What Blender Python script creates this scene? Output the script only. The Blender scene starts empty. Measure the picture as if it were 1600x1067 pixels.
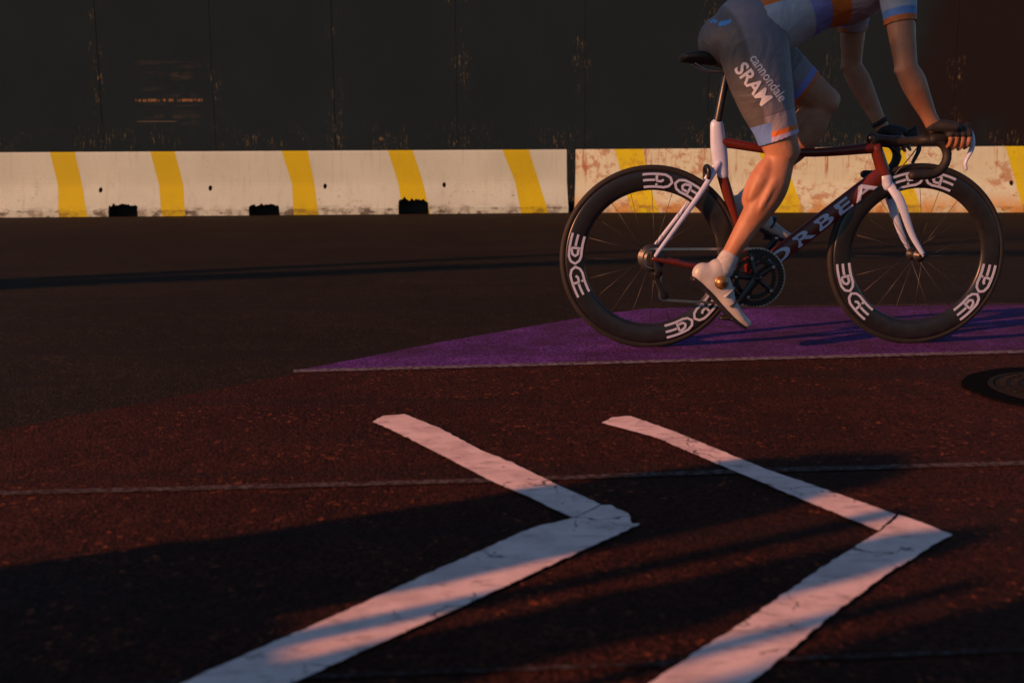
import bpy, bmesh, math, random
from mathutils import Vector, Matrix, noise as mnoise
from mathutils.bvhtree import BVHTree
R = math.radians
random.seed(7)
C = bpy.context.scene.collection
scene = bpy.context.scene

# ---------------- camera ----------------
F = 1650.0                 # focal length in pixels of the 1600 px wide photograph
PITCH, ROLL, H = R(9.57), R(0.34), 0.676
cam_d = bpy.data.cameras.new("camera"); cam = bpy.data.objects.new("camera", cam_d); C.objects.link(cam)
cam_d.sensor_width = 36; cam_d.lens = F / 1600 * 36
cam_d.clip_end = 500; cam_d.clip_start = 0.05
fw = Vector((0, math.cos(PITCH), -math.sin(PITCH)))
rt0 = Vector((1, 0, 0)); up0 = Vector((0, math.sin(PITCH), math.cos(PITCH)))
rt = rt0 * math.cos(ROLL) - up0 * math.sin(ROLL)
up = up0 * math.cos(ROLL) + rt0 * math.sin(ROLL)
cam.matrix_world = Matrix(((rt.x, up.x, -fw.x, 0), (rt.y, up.y, -fw.y, 0), (rt.z, up.z, -fw.z, H), (0, 0, 0, 1)))
cam_d.dof.use_dof = True; cam_d.dof.focus_distance = 4.4; cam_d.dof.aperture_fstop = 4.0
scene.camera = cam

# ---------------- sky, sun, exposure ----------------
SUN_EL, SUN_AZ = R(17), R(27)      # light travels towards +X turned SUN_AZ away from the camera
w = bpy.data.worlds.new("World"); scene.world = w; w.use_nodes = True
nt = w.node_tree; nt.nodes.clear()
sky = nt.nodes.new('ShaderNodeTexSky'); sky.sky_type = 'NISHITA'; sky.sun_disc = False
sky.sun_elevation = SUN_EL; sky.sun_rotation = R(270) - SUN_AZ
sky.air_density = 1.0; sky.dust_density = 0.6; sky.ozone_density = 3.0
bg = nt.nodes.new('ShaderNodeBackground'); bg.inputs[1].default_value = 0.068
wo = nt.nodes.new('ShaderNodeOutputWorld')
nt.links.new(sky.outputs[0], bg.inputs[0]); nt.links.new(bg.outputs[0], wo.inputs[0])
sl = bpy.data.lights.new("sun", 'SUN'); sl.energy = 5.0; sl.angle = R(0.5); sl.color = (1.0, 0.37, 0.15)
so = bpy.data.objects.new("sun", sl); C.objects.link(so)
sd = Vector((math.cos(SUN_AZ) * math.cos(SUN_EL), math.sin(SUN_AZ) * math.cos(SUN_EL), -math.sin(SUN_EL)))
so.rotation_euler = sd.to_track_quat('-Z', 'Y').to_euler(); so.location = (-8, -4, 6)
vs = scene.view_settings; vs.view_transform = 'Standard'; vs.look = 'None'; vs.gamma = 1; vs.exposure = 0.42
scene.cycles.max_bounces = 6

# ---------------- helpers ----------------
def ray(px, py):
    return (rt * ((px - 800) / F) + up * (-(py - 533.5) / F) + fw).normalized()
CP = Vector((0, 0, H))
def gnd(px, py, z=0.0):
    d = ray(px, py); t = (z - H) / d.z; return CP + d * t

class NT:
    """small writer for procedural materials"""
    def __init__(s, name):
        s.m = bpy.data.materials.new(name); s.m.use_nodes = True; s.t = s.m.node_tree
        s.b = s.t.nodes['Principled BSDF']; s.tc = s.t.nodes.new('ShaderNodeTexCoord')
    def inp(s, sock, v):
        if isinstance(v, bpy.types.NodeSocket): s.t.links.new(v, sock)
        elif isinstance(v, (tuple, list)) and len(v) == 3 and sock.type == 'RGBA': sock.default_value = (*v, 1)
        else: sock.default_value = v
    def m_(s, op, a, b=0.0, c=0.0):
        n = s.t.nodes.new('ShaderNodeMath'); n.operation = op
        s.inp(n.inputs[0], a); s.inp(n.inputs[1], b); s.inp(n.inputs[2], c); return n.outputs[0]
    def obj(s): return s.tc.outputs['Object']
    def sc(s, v, k, off=(0, 0, 0)):
        n = s.t.nodes.new('ShaderNodeMapping'); s.inp(n.inputs[0], v); n.inputs[3].default_value = k; n.inputs[1].default_value = off
        return n.outputs[0]
    def xyz(s, v):
        n = s.t.nodes.new('ShaderNodeSeparateXYZ'); s.inp(n.inputs[0], v); return n.outputs
    def noise(s, v, scale, detail=3, rough=.55, dist=0):
        n = s.t.nodes.new('ShaderNodeTexNoise'); s.inp(n.inputs['Vector'], v)
        n.inputs['Scale'].default_value = scale; n.inputs['Detail'].default_value = detail
        n.inputs['Roughness'].default_value = rough; n.inputs['Distortion'].default_value = dist
        return n.outputs['Fac']
    def vor(s, v, scale, feat='F1', out='Distance'):
        n = s.t.nodes.new('ShaderNodeTexVoronoi'); n.feature = feat; s.inp(n.inputs['Vector'], v)
        n.inputs['Scale'].default_value = scale; return n.outputs[out]
    def rng(s, v, a, b, lo=0.0, hi=1.0):
        n = s.t.nodes.new('ShaderNodeMapRange'); n.interpolation_type = 'SMOOTHSTEP'; s.inp(n.inputs[0], v)
        n.inputs[1].default_value = a; n.inputs[2].default_value = b; n.inputs[3].default_value = lo; n.inputs[4].default_value = hi
        return n.outputs[0]
    def mix(s, f, a, b):
        n = s.t.nodes.new('ShaderNodeMix'); n.data_type = 'RGBA'
        s.inp(n.inputs[0], f); s.inp(n.inputs[6], a); s.inp(n.inputs[7], b); return n.outputs[2]
    def mul(s, *a):
        r = a[0]
        for x in a[1:]: r = s.m_('MULTIPLY', r, x)
        return r
    def bump(s, h, strength=.5, dist=.01):
        n = s.t.nodes.new('ShaderNodeBump'); n.inputs['Strength'].default_value = strength
        n.inputs['Distance'].default_value = dist; s.inp(n.inputs['Height'], h)
        s.t.links.new(n.outputs[0], s.b.inputs['Normal'])
    def done(s, col, rough=.6, spec=.5, metal=0.0):
        s.inp(s.b.inputs['Base Color'], col); s.inp(s.b.inputs['Roughness'], rough)
        s.inp(s.b.inputs['Specular IOR Level'], spec); s.inp(s.b.inputs['Metallic'], metal); return s.m

def simple(name, col, rough=.5, spec=.5, metal=0.0, var=.15, scale=30, bump=0.0):
    n = NT(name); f = n.noise(n.obj(), scale, 4)
    dark = tuple(c * (1 - var) for c in col); lite = tuple(min(1, c * (1 + var)) for c in col)
    if bump: n.bump(n.noise(n.obj(), scale * 6, 3), bump, .002)
    return n.done(n.mix(n.rng(f, .3, .7), dark, lite), rough, spec, metal)

def tag(o, label=None, cat=None, group=None, kind=None):
    for k, v in (('label', label), ('category', cat), ('group', group), ('kind', kind)):
        if v: o[k] = v
    return o
def mkobj(name, me, mats, parent=None, smooth=False):
    o = bpy.data.objects.new(name, me); C.objects.link(o)
    if not isinstance(mats, (list, tuple)): mats = [mats]
    me.materials.clear()
    for m in mats: me.materials.append(m)
    if parent: o.parent = parent
    if smooth: me.polygons.foreach_set('use_smooth', [True] * len(me.polygons))
    me.update(); return o
def bm_me(bm, name='mesh'):
    me = bpy.data.meshes.new(name); bm.normal_update(); bm.to_mesh(me); bm.free(); return me
def empty(name, loc=(0, 0, 0), rz=0, parent=None):
    o = bpy.data.objects.new(name, None); C.objects.link(o); o.location = loc; o.rotation_euler = (0, 0, rz)
    o.empty_display_size = .1
    if parent: o.parent = parent
    return o
def evalmesh(o, keep=False):
    dg = bpy.context.evaluated_depsgraph_get(); dg.update()
    me = bpy.data.meshes.new_from_object(o.evaluated_get(dg)); 
    if not keep:
        old = o.data; bpy.data.objects.remove(o)
    return me

def box(bm, x0, x1, y0, y1, z0, z1, mi=0):
    vs_ = [bm.verts.new(p) for p in ((x0,y0,z0),(x1,y0,z0),(x1,y1,z0),(x0,y1,z0),(x0,y0,z1),(x1,y0,z1),(x1,y1,z1),(x0,y1,z1))]
    for f in ((0,3,2,1),(4,5,6,7),(0,1,5,4),(1,2,6,5),(2,3,7,6),(3,0,4,7)):
        bm.faces.new([vs_[i] for i in f]).material_index = mi

def catmull(ps, n):
    out = []
    L = len(ps)
    for i in range(L - 1):
        p0 = ps[max(i-1, 0)]; p1 = ps[i]; p2 = ps[i+1]; p3 = ps[min(i+2, L-1)]
        for k in range(n):
            t = k / n
            out.append([.5*((2*b)+(-a+c)*t+(2*a-5*b+4*c-d)*t*t+(-a+3*b-3*c+d)*t**3) for a, b, c, d in zip(p0, p1, p2, p3)])
    out.append(list(ps[-1])); return out
def loft(bm, secs, n=20, sub=5, dome=True, lat=Vector((0, 1, 0)), sq=1.0, smooth=True):
    """secs: (point, radius across, radius along lat). One closed tube through them."""
    rows = [[*s[0], s[1], s[2] if len(s) > 2 else s[1]] for s in secs]
    rows = catmull(rows, sub) if smooth else rows
    P = [Vector(r[:3]) for r in rows]; T = []
    for i in range(len(P)):
        t = P[min(i+1, len(P)-1)] - P[max(i-1, 0)]; T.append(t.normalized())
    full = []
    for i, (p, t, r) in enumerate(zip(P, T, rows)): full.append((p, t, max(r[3], 1e-4), max(r[4], 1e-4)))
    if dome:
        a = full[0]; b = full[-1]; k = [.0, .35, .7, .92]
        pre = [(a[0] - a[1] * a[2] * math.sqrt(1 - q*q), a[1], a[2]*max(q, .02), a[3]*max(q, .02)) for q in k]
        post = [(b[0] + b[1] * b[2] * math.sqrt(1 - q*q), b[1], b[2]*max(q, .02), b[3]*max(q, .02)) for q in reversed(k)]
        full = pre + full + post
    rings = []
    for p, t, ra, rb in full:
        l = (lat - t * lat.dot(t))
        if l.length < 1e-3: l = Vector((1, 0, 0)) - t * t.x
        l.normalize(); nn = t.cross(l).normalized(); ring = []
        for k in range(n):
            a = 2*math.pi*k/n; ca, sa = math.cos(a), math.sin(a)
            ca = math.copysign(abs(ca)**sq, ca); sa = math.copysign(abs(sa)**sq, sa)
            ring.append(bm.verts.new(p + nn*ra*ca + l*rb*sa))
        rings.append(ring)
    for i in range(len(rings)-1):
        for k in range(n):
            bm.faces.new((rings[i][k], rings[i][(k+1)%n], rings[i+1][(k+1)%n], rings[i+1][k]))
    bm.faces.new(list(reversed(rings[0]))); bm.faces.new(rings[-1])
def tube(name, secs, mat, parent, **kw):
    bm = bmesh.new(); loft(bm, secs, **kw); bmesh.ops.recalc_face_normals(bm, faces=bm.faces)
    return mkobj(name, bm_me(bm), mat, parent, True)
def blob(build, voxel, iters=8):
    """fuse overlapping forms into one continuous skin"""
    bm = bmesh.new(); build(bm); bmesh.ops.recalc_face_normals(bm, faces=bm.faces)
    o = bpy.data.objects.new('tmp', bm_me(bm)); C.objects.link(o)
    m = o.modifiers.new('r', 'REMESH'); m.mode = 'VOXEL'; m.voxel_size = voxel
    s = o.modifiers.new('s', 'SMOOTH'); s.factor = .5; s.iterations = iters
    return evalmesh(o)
def ell(bm, c, r, rot=None, seg=20):
    m = Matrix.Translation(c) @ (rot.to_4x4() if rot else Matrix()) @ Matrix.Diagonal((*r, 1))
    bmesh.ops.create_uvsphere(bm, u_segments=seg, v_segments=seg//2+2, radius=1, matrix=m)
def ring_mesh(bm, prof, n, cx=0, cz=0, cy=0):
    """lathe of a closed (radius, y) profile round the y axis"""
    rings = []
    for k in range(n):
        a = 2*math.pi*k/n
        rings.append([bm.verts.new((cx+r*math.cos(a), cy+y, cz+r*math.sin(a))) for r, y in prof])
    m = len(prof)
    for k in range(n):
        A, B = rings[k], rings[(k+1)%n]
        for j in range(m):
            q = (A[j], A[(j+1)%m], B[(j+1)%m], B[j])
            bm.faces.new(q)
def sheet(name, pts, z, mat, edge_noise=0.0, step=.02, **kw):
    """flat ground marking from an outline of ground points, edges slightly worn"""
    bm = bmesh.new(); out = []
    for i, p in enumerate(pts):
        q = pts[(i+1) % len(pts)]
        n = max(1, min(400, int((q-p).length/step))) if edge_noise else 1
        for k in range(n):
            v = p.lerp(q, k/n)
            if edge_noise:
                v = v + Vector((mnoise.noise(v*45), mnoise.noise(v*45+Vector((9,9,9))), 0))*edge_noise
                v = v + Vector((mnoise.noise(v*170), mnoise.noise(v*170+Vector((5,5,5))), 0))*edge_noise*.5
            out.append(bm.verts.new((v.x, v.y, z)))
    f = bm.faces.new(out)
    if f.normal.z < 0 or True:
        bm.normal_update()
        if f.normal.z < 0: bmesh.ops.reverse_faces(bm, faces=[f])
    bmesh.ops.triangulate(bm, faces=bm.faces)
    o = mkobj(name, bm_me(bm), mat); tag(o, **kw); return o
def text_mesh(s, size, ext=.001, space=1.0, off=0.0):
    cu = bpy.data.curves.new('t', 'FONT'); cu.body = s; cu.size = size; cu.extrude = ext
    cu.align_x = 'CENTER'; cu.align_y = 'CENTER'; cu.space_character = space; cu.resolution_u = 3; cu.offset = off
    o = bpy.data.objects.new('t', cu); C.objects.link(o); return evalmesh(o)

# ---------------- road ----------------
def ground_mat(name, base, speck, speck_amt, shade_tint=None, rough=.85, sk=.45, worn=None):  # worn: colour where the painted purple light fades
    n = NT(name); v = n.obj()
    big = n.noise(v, 1.1, 4); mid = n.noise(v, 9, 4); fine = n.noise(v, 260, 3, .7)
    grains = n.vor(v, 150); gcol = n.vor(v, 150, out='Color'); fleck = n.xyz(n.vor(v, 95, out='Color'))[1]
    k = n.m_('ADD', n.rng(big, .3, .7, .78, 1.15), n.rng(fine, .25, .75, -.38, .38))
    k = n.m_('MULTIPLY', k, n.rng(mid, .3, .7, .85, 1.12))
    k = n.m_('MULTIPLY', k, n.rng(n.xyz(gcol)[0], 0, 1, .45, 1.6))
    vm = n.t.nodes.new('ShaderNodeVectorMath'); vm.operation = 'SCALE'
    vm.inputs[0].default_value = base; n.inp(vm.inputs['Scale'], k)
    col = vm.outputs[0]
    s1 = n.m_('MULTIPLY', n.rng(fleck, .93, .97), n.rng(n.noise(v, 130, 2), .42, .55))
    col = n.mix(n.mul(s1, n.rng(n.noise(v, 4, 3), .36, .6, .15, 1)), col, speck)
    # dark oily spots and painted streaks standing in for shadow bands on the road
    sp = n.rng(n.vor(v, 2.1), .028, .014)
    col = n.mix(n.mul(sp, .7), col, (.008, .007, .007))
    st = n.rng(n.noise(n.sc(v, (.25, 2.6, 1)), 1.6, 3), .5, .66)
    col = n.mix(n.mul(st, sk), col, shade_tint or (.012, .009, .008))
    if worn:  # uneven fading of the painted purple light
        wn = n.m_('ADD', n.noise(v, 3.2, 5, .7), n.m_('MULTIPLY', n.noise(v, 60, 3), .35))
        wn = n.m_('ADD', wn, n.m_('MULTIPLY', n.xyz(v)[0], .045))
        col = n.mix(n.mul(n.rng(wn, .60, .82), .55), col, worn)
    n.bump(n.m_('ADD', n.m_('MULTIPLY', grains, -.8), fine), .7, .004)
    return n.done(col, rough, .08)
A_ROAD = ground_mat('dark asphalt', (.0155, .0112, .0068), (.07, .05, .03), .32, sk=.75)
A_RED = ground_mat('asphalt with painted red sunlight', (.033, .0100, .0062), (.2, .055, .02), .36)  # low sun's red on the road, put into the base colour
A_PUR = ground_mat('asphalt with painted purple light', (.092, .031, .185), (.2, .1, .3), .32, (.05, .02, .09), .8, worn=(.034, .013, .014))  # purple light on the road, put into the base colour

bm = bmesh.new()
for x0, x1, y0, y1 in ((-60, 60, -60, 80),):
    bm.faces.new([bm.verts.new(p) for p in ((x0,y0,0),(x1,y0,0),(x1,y1,0),(x0,y1,0))])
tag(mkobj('road', bm_me(bm), A_ROAD), kind='structure')
G = gnd
sheet('sun_reddened_road', [G(-900, 845), G(480, 580.5), G(1600, 551), G(2400, 530), Vector((12, .9, 0)), Vector((1, -4, 0)), Vector((-6, -4, 0))],
      .0015, A_RED, .006, .03, kind='structure')  # sheet outline draws the edge between sunlit and shaded road
sheet('purple_light_wedge', [G(466, 580), G(700, 533.5), G(945, 491), G(1010, 483), G(1150, 480), G(1600, 475), G(2300, 468), G(2300, 533), G(1600, 551), G(1030, 566)],
      .003, A_PUR, .008, .03, kind='structure')  # patch of purple light drawn as a coloured sheet

# thin worn lines
n = NT('worn white line'); v = n.obj()
wf = n.mul(n.rng(n.noise(v, 55, 4, .7), .40, .60), 1.0)
LINE = n.done(n.mix(wf, (.06, .035, .04), (.17, .16, .19)), .85, .1)
n = NT('faint chalk line'); v = n.obj()
wf = n.rng(n.noise(v, 75, 5, .75), .40, .66)
LINE2 = n.done(n.mix(wf, (.030, .013, .009), (.11, .095, .095)), .85, .1)
n = NT('almost gone chalk line'); v = n.obj()
wf = n.rng(n.noise(v, 70, 4, .75), .46, .70)
LINE3 = n.done(n.mix(wf, (.028, .012, .008), (.08, .07, .07)), .85, .1)
def line(pts, wpx, mat, z):
    a = [G(x, y - wpx/2) for x, y in pts]; b = [G(x, y + wpx/2) for x, y in reversed(pts)]
    return sheet('lane_line', a + b, z, mat, .0006, .01, kind='structure')
line([(459, 581.5), (800, 572.5), (1030, 566), (1600, 551), (2300, 532)], 4.5, LINE, .0045)
line([(-500, 788), (0, 773), (400, 763), (800, 752), (1170, 738), (1600, 726), (2200, 706)], 6.5, LINE2, .0045)
line([(-300, 1095), (300, 1068), (1230, 1033), (1600, 1019), (2200, 996)], 7, LINE3, .0045)
line([(1120, 481.5), (1600, 475.5), (2200, 468)], 2.5, LINE3, .0045)

# chevrons
n = NT('white road paint'); v = n.obj()
wear = n.rng(n.noise(n.sc(v, (1, 2.2, 1)), 13, 7, .75), .545, .66)
wv = n.t.nodes.new('ShaderNodeTexNoise'); n.inp(wv.inputs['Vector'], v); wv.inputs['Scale'].default_value = 16; wv.inputs['Detail'].default_value = 4
va = n.t.nodes.new('ShaderNodeVectorMath'); va.operation = 'MULTIPLY_ADD'; n.inp(va.inputs[0], wv.outputs['Color']); va.inputs[1].default_value = (.11, .11, 0); n.inp(va.inputs[2], v)
crack = n.mul(n.rng(n.vor(va.outputs[0], 6.0, 'DISTANCE_TO_EDGE'), .016, .004), n.rng(n.noise(v, 6, 3), .5, .58), .9)
pits = n.rng(n.vor(v, 26), .11, .07)
pits = n.mul(pits, n.rng(n.noise(v, 7, 2), .5, .58))
grime = n.rng(n.noise(v, 11, 5, .65), .35, .75)
col = n.mix(grime, (.80, .62, .58), (.56, .42, .395))
col = n.mix(n.mul(wear, .62), col, (.22, .14, .12))
col = n.mix(n.m_('MAXIMUM', crack, pits), col, (.04, .032, .03))
scuf = n.mul(n.rng(n.noise(n.sc(v, (3.5, 14, 1)), 2.2, 5, .7), .55, .68), .5)
col = n.mix(scuf, col, (.20, .15, .14))
n.bump(n.noise(v, 240, 3, .7), .35, .002)
PAINT = n.done(col, .62, .35)
def chev(lists, label):
    t = empty('chevron_marking', G(*lists[0][1]))
    tag(t, label, 'road marking', 'white chevrons painted on the road')
    t.location.z = 0
    for nm, pts in [('stripe', l[1:]) for l in lists]:
        o = sheet(nm, [G(*p) for p in pts], .006, PAINT, .0032, .006)
        o.location = -t.location; o.parent = t
C1a = ['s', (582, 662), (598, 653), (632, 650), (689, 673), (750, 706), (804, 728), (879, 765), (939, 792), (895, 813), (819, 777), (761, 752), (718, 729), (640, 689), (612, 675)]
C1b = ['s', (938, 794), (952, 793), (982, 806), (987, 822), (1000, 822), (985, 830), (880, 878), (700, 962), (550, 1030), (430, 1085), (350, 1115), (230, 1100), (330, 1052), (520, 968), (700, 887), (830, 829), (900, 812)]
C2a = ['s', (940, 664), (957, 655), (985, 653), (1050, 676), (1200, 738), (1300, 772), (1400, 808), (1372, 833), (1260, 787), (1130, 732), (1020, 685)]
C2b = ['s', (1405, 809), (1440, 820), (1487, 840), (1465, 852), (1380, 905), (1300, 965), (1200, 1050), (1120, 1110), (960, 1115), (1030, 1062), (1150, 985), (1300, 880), (1374, 835)]
chev([C1a, C1b], 'left one of the two worn white chevrons painted on the road')
chev([C2a, C2b], 'right one of the two white chevrons, its tip nearest the manhole cover')

# manhole cover at the right edge
n = NT('cast iron'); v = n.obj()
IRON = n.done(n.mix(n.noise(v, 40, 4), (.004, .004, .003), (.02, .013, .007)), .75, .12, .1)
TAR = simple('fresh tar patch', (.0022, .0022, .002), .9, .03, var=.3, scale=80)
mc = G(1700, 612); mh = empty('manhole_cover', mc); tag(mh, 'round cast iron manhole cover set in a dark tar ring', 'manhole cover')
rx = (G(1700, 612) - G(1515, 612)).length
def disc(name, r0, r1, z0, z1, mat, par, n=64, squash=1.0, wob=0):
    bm = bmesh.new(); A = []
    for k in range(n):
        a = 2*math.pi*k/n; r = r1*(1+wob*mnoise.noise(Vector((math.cos(a)*2, math.sin(a)*2, 0))))
        q = [bm.verts.new((rr*math.cos(a), rr*math.sin(a)*squash, z)) for rr, z in ((r0, z0), (r, z0), (r*.995, z1), (r0, z1))]
        A.append(q)
    for k in range(n):
        a, b = A[k], A[(k+1)%n]
        for j in range(4 if r0 > 0.001 else 3): bm.faces.new((a[j], b[j], b[(j+1)%4], a[(j+1)%4]))
    bmesh.ops.remove_doubles(bm, verts=bm.verts, dist=1e-5)
    bmesh.ops.recalc_face_normals(bm, faces=bm.faces)
    return mkobj(name, bm_me(bm), mat, par)
disc('tar_ring', rx*.795, rx, .001, .0075, TAR, mh, squash=1.0, wob=.05)
disc('frame', rx*.74, rx*.79, .001, .009, IRON, mh)
lid = disc('lid', 0.0, rx*.73, .001, .009, IRON, mh)
bm = bmesh.new()
for ring in range(1, 8):
    rr = rx*.095*ring; cnt = ring*6
    for k in range(cnt):
        a = 2*math.pi*k/cnt + ring*.3
        c = Vector((rr*math.cos(a), rr*math.sin(a), 0)); u = Vector((math.cos(a), math.sin(a), 0)); w_ = Vector((-u.y, u.x, 0))
        s_ = rx*.03; q = []
        for z in (.0091, .0125):
            for i, j in ((-1,-1),(1,-1),(1,1),(-1,1)):
                kk = s_*(1 if z < .01 else .75); p = c + u*i*kk + w_*j*kk; q.append(bm.verts.new((p.x, p.y, z)))
        for f in ((0,3,2,1),(4,5,6,7),(0,1,5,4),(1,2,6,5),(2,3,7,6),(3,0,4,7)): bm.faces.new([q[i] for i in f])
mkobj('tread', bm_me(bm), IRON, lid)

# ---------------- wall of dark panels ----------------
WY = 16.0
def at_y(px, py, y):
    d = ray(px, py); return CP + d * (y / d.y)
n = NT('black painted panel'); geo = n.t.nodes.new('ShaderNodeNewGeometry'); v = n.obj(); X = n.xyz(v)
wp = geo.outputs['Position']; W = n.xyz(wp)
base = n.mix(n.noise(wp, .9, 3), (.0092, .0193, .0262), (.0128, .0262, .036))
base = n.mix(n.mul(n.rng(W[0], 5.3, 6.3), n.rng(n.noise(wp, .7, 2), .3, .5), .8), base, (.014, .010, .011))
streak = n.noise(n.sc(wp, (26, 1, 2.2)), 2.0, 4, .7)
edge = n.m_('ABSOLUTE', X[0])               # distance to panel centre
nearseam = n.rng(edge, .70, .86)
low = n.rng(W[2], 1.35, .95); hi = n.rng(n.noise(wp, 2.1, 2), .45, .6)
m1 = n.mul(n.rng(streak, .54, .63), n.m_('MAXIMUM', n.mul(low, hi), n.mul(nearseam, n.rng(n.noise(wp, 1.7, 3), .48, .6))))
fl = n.rng(n.noise(n.sc(wp, (1, 1, .35)), 45, 4, .75), .47, .58)
col = n.mix(n.mul(m1, fl, .95), base, (.24, .20, .09))
# scraped patch
bx0, bz0 = at_y(212, 195, WY).x, at_y(212, 195, WY).z; bx1, bz1 = at_y(318, 92, WY).x, at_y(318, 92, WY).z
inb = n.mul(n.rng(W[0], bx0, bx0+.12), n.rng(W[0], bx1, bx1-.25), n.rng(W[2], bz0-.05, bz0+.05), n.rng(W[2], bz1+.02, bz1-.05))
hs = n.mul(n.rng(n.noise(n.sc(wp, (.9, 1, 9)), 1.9, 4, .6, .4), .48, .68), n.rng(n.noise(wp, 5, 4), .38, .58))
col = n.mix(n.mul(inb, hs, .5), col, (.05, .048, .046))
sc_z = at_y(260, 157, WY).z
bar = n.mul(n.rng(n.m_('ABSOLUTE', n.m_('SUBTRACT', W[2], sc_z)), .03, .008), n.rng(W[0], bx0, bx0+.05), n.rng(W[0], bx1, bx1-.1), n.rng(n.noise(n.sc(wp, (1, 1, .3)), 26, 4, .8), .47, .56))
col = n.mix(bar, col, (.2, .13, .06))
sc_z2 = at_y(245, 190, WY).z
bar = n.mul(n.rng(n.m_('ABSOLUTE', n.m_('SUBTRACT', W[2], sc_z2)), .012, .004), n.rng(W[0], bx0, bx0+.05), n.rng(W[0], bx1-.42, bx1-.5))
col = n.mix(n.mul(bar, .7), col, (.09, .085, .07))
n.bump(n.noise(n.sc(wp, (3, 3, 1)), 1.5, 3), .15, .02)
PANEL = n.done(col, .92, .03)
DARK = simple('dark backing', (.006, .006, .006), .8)
wl = empty('panel_wall', (0, WY, 0)); tag(wl, 'tall black wall of scuffed upright panels behind the barriers', 'wall')
seams = [-215, -20, 163, 338, 525, 715, 914, 1105, 1295, 1485, 1675, 1870]
xs = [at_y(s, 240, WY).x for s in seams]
for i in range(len(xs)-1):
    bm = bmesh.new(); a, b = xs[i]+.0025, xs[i+1]-.0025; c = (a+b)/2
    off = random.uniform(0, .006)
    box(bm, a-c, b-c, off, .05, 0, 4.6)
    bmesh.ops.bevel(bm, geom=bm.edges[:], offset=.002, segments=1, affect='EDGES')
    o = mkobj('panel', bm_me(bm), PANEL, wl); o.location = (c, 0, 0)
bm = bmesh.new(); box(bm, xs[0], xs[-1], .06, .14, 0, 4.55); mkobj('backing', bm_me(bm), DARK, wl)

# ---------------- concrete barriers ----------------
def barrier_mat(name, col0, rust, seed, dirt):
    n = NT(name); v = n.sc(n.obj(), (1, 1, 1), (seed, seed*.7, 0)); X = n.xyz(n.obj())
    big = n.noise(v, 1.6, 4); fine = n.noise(v, 60, 3)
    col = n.mix(n.rng(big, .3, .7), tuple(c*.9 for c in col0), col0)
    col = n.mix(n.mul(n.rng(fine, .4, .75), .25), col, tuple(c*.72 for c in col0))
    # streaks of run-off dirt
    st = n.noise(n.sc(v, (10, 3, .9)), 1.7, 4, .65)
    col = n.mix(n.mul(n.rng(st, .5, .78), dirt, .3), col, (.2, .2, .16))
    low = n.rng(X[2], .17, .02)
    col = n.mix(n.mul(low, n.rng(n.noise(v, 7, 4, .7), .46, .6), .75*dirt), col, (.085, .06, .045))
    toe = n.mul(n.rng(X[2], .13, .06), n.rng(n.noise(n.sc(v, (1, 1, 3)), 4, 4, .7), .52, .58), dirt)
    col = n.mix(toe, col, (.05, .04, .03))
    pit = n.mul(n.rng(n.vor(v, 17), .10, .05), n.rng(n.noise(v, 3, 2), .48, .56))
    col = n.mix(pit, col, (.06, .045, .035))
    chip = n.mul(n.rng(n.noise(v, 13, 6, .8), .60, .64), n.rng(n.noise(v, 1.7, 2), .5, .6), n.rng(X[2], .5, .25))
    col = n.mix(n.mul(chip, dirt), col, (.09, .07, .055))
    if rust:
        r1 = n.mul(n.rng(n.noise(v, 7.5, 7, .78), .50, .575), n.rng(n.noise(v, 1.6, 3), .40, .54))
        r2 = n.mul(n.rng(n.noise(n.sc(v, (22, 3, 1.1)), 1.2, 4, .7), .55, .63), n.rng(X[2], .3, .6), n.rng(n.noise(v, 1.9, 2), .43, .53))
        r3 = n.mul(n.rng(X[2], .3, .05), n.rng(n.noise(v, 4, 5), .36, .56), .85)
        col = n.mix(n.mul(r3, rust), col, (.42, .27, .07))
        col = n.mix(n.mul(r1, .7*rust), col, (.26, .12, .035))
        col = n.mix(n.mul(r2, .85*rust), col, (.26, .09, .03))
    n.bump(n.m_('ADD', n.noise(v, 90, 3), n.m_('MULTIPLY', n.noise(v, 9, 3), 2.0)), .25, .004)
    return n.done(col, .62, .3)
WHT = (.475, .63, .57); YEL = (.50, .475, .005)
M1 = [barrier_mat('pale barrier paint', WHT, 0, 0, .8), barrier_mat('yellow barrier paint', YEL, 0, 2, .4), simple('raw concrete', (.035, .03, .027), .9, var=.4, bump=.4)]
M2 = [barrier_mat('rusty barrier paint', (.475, .60, .49), 1.0, 5, .9), barrier_mat('rusty yellow barrier paint', (.48, .50, .006), .6, 8, .6), M1[2]]
BH = .86
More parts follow.
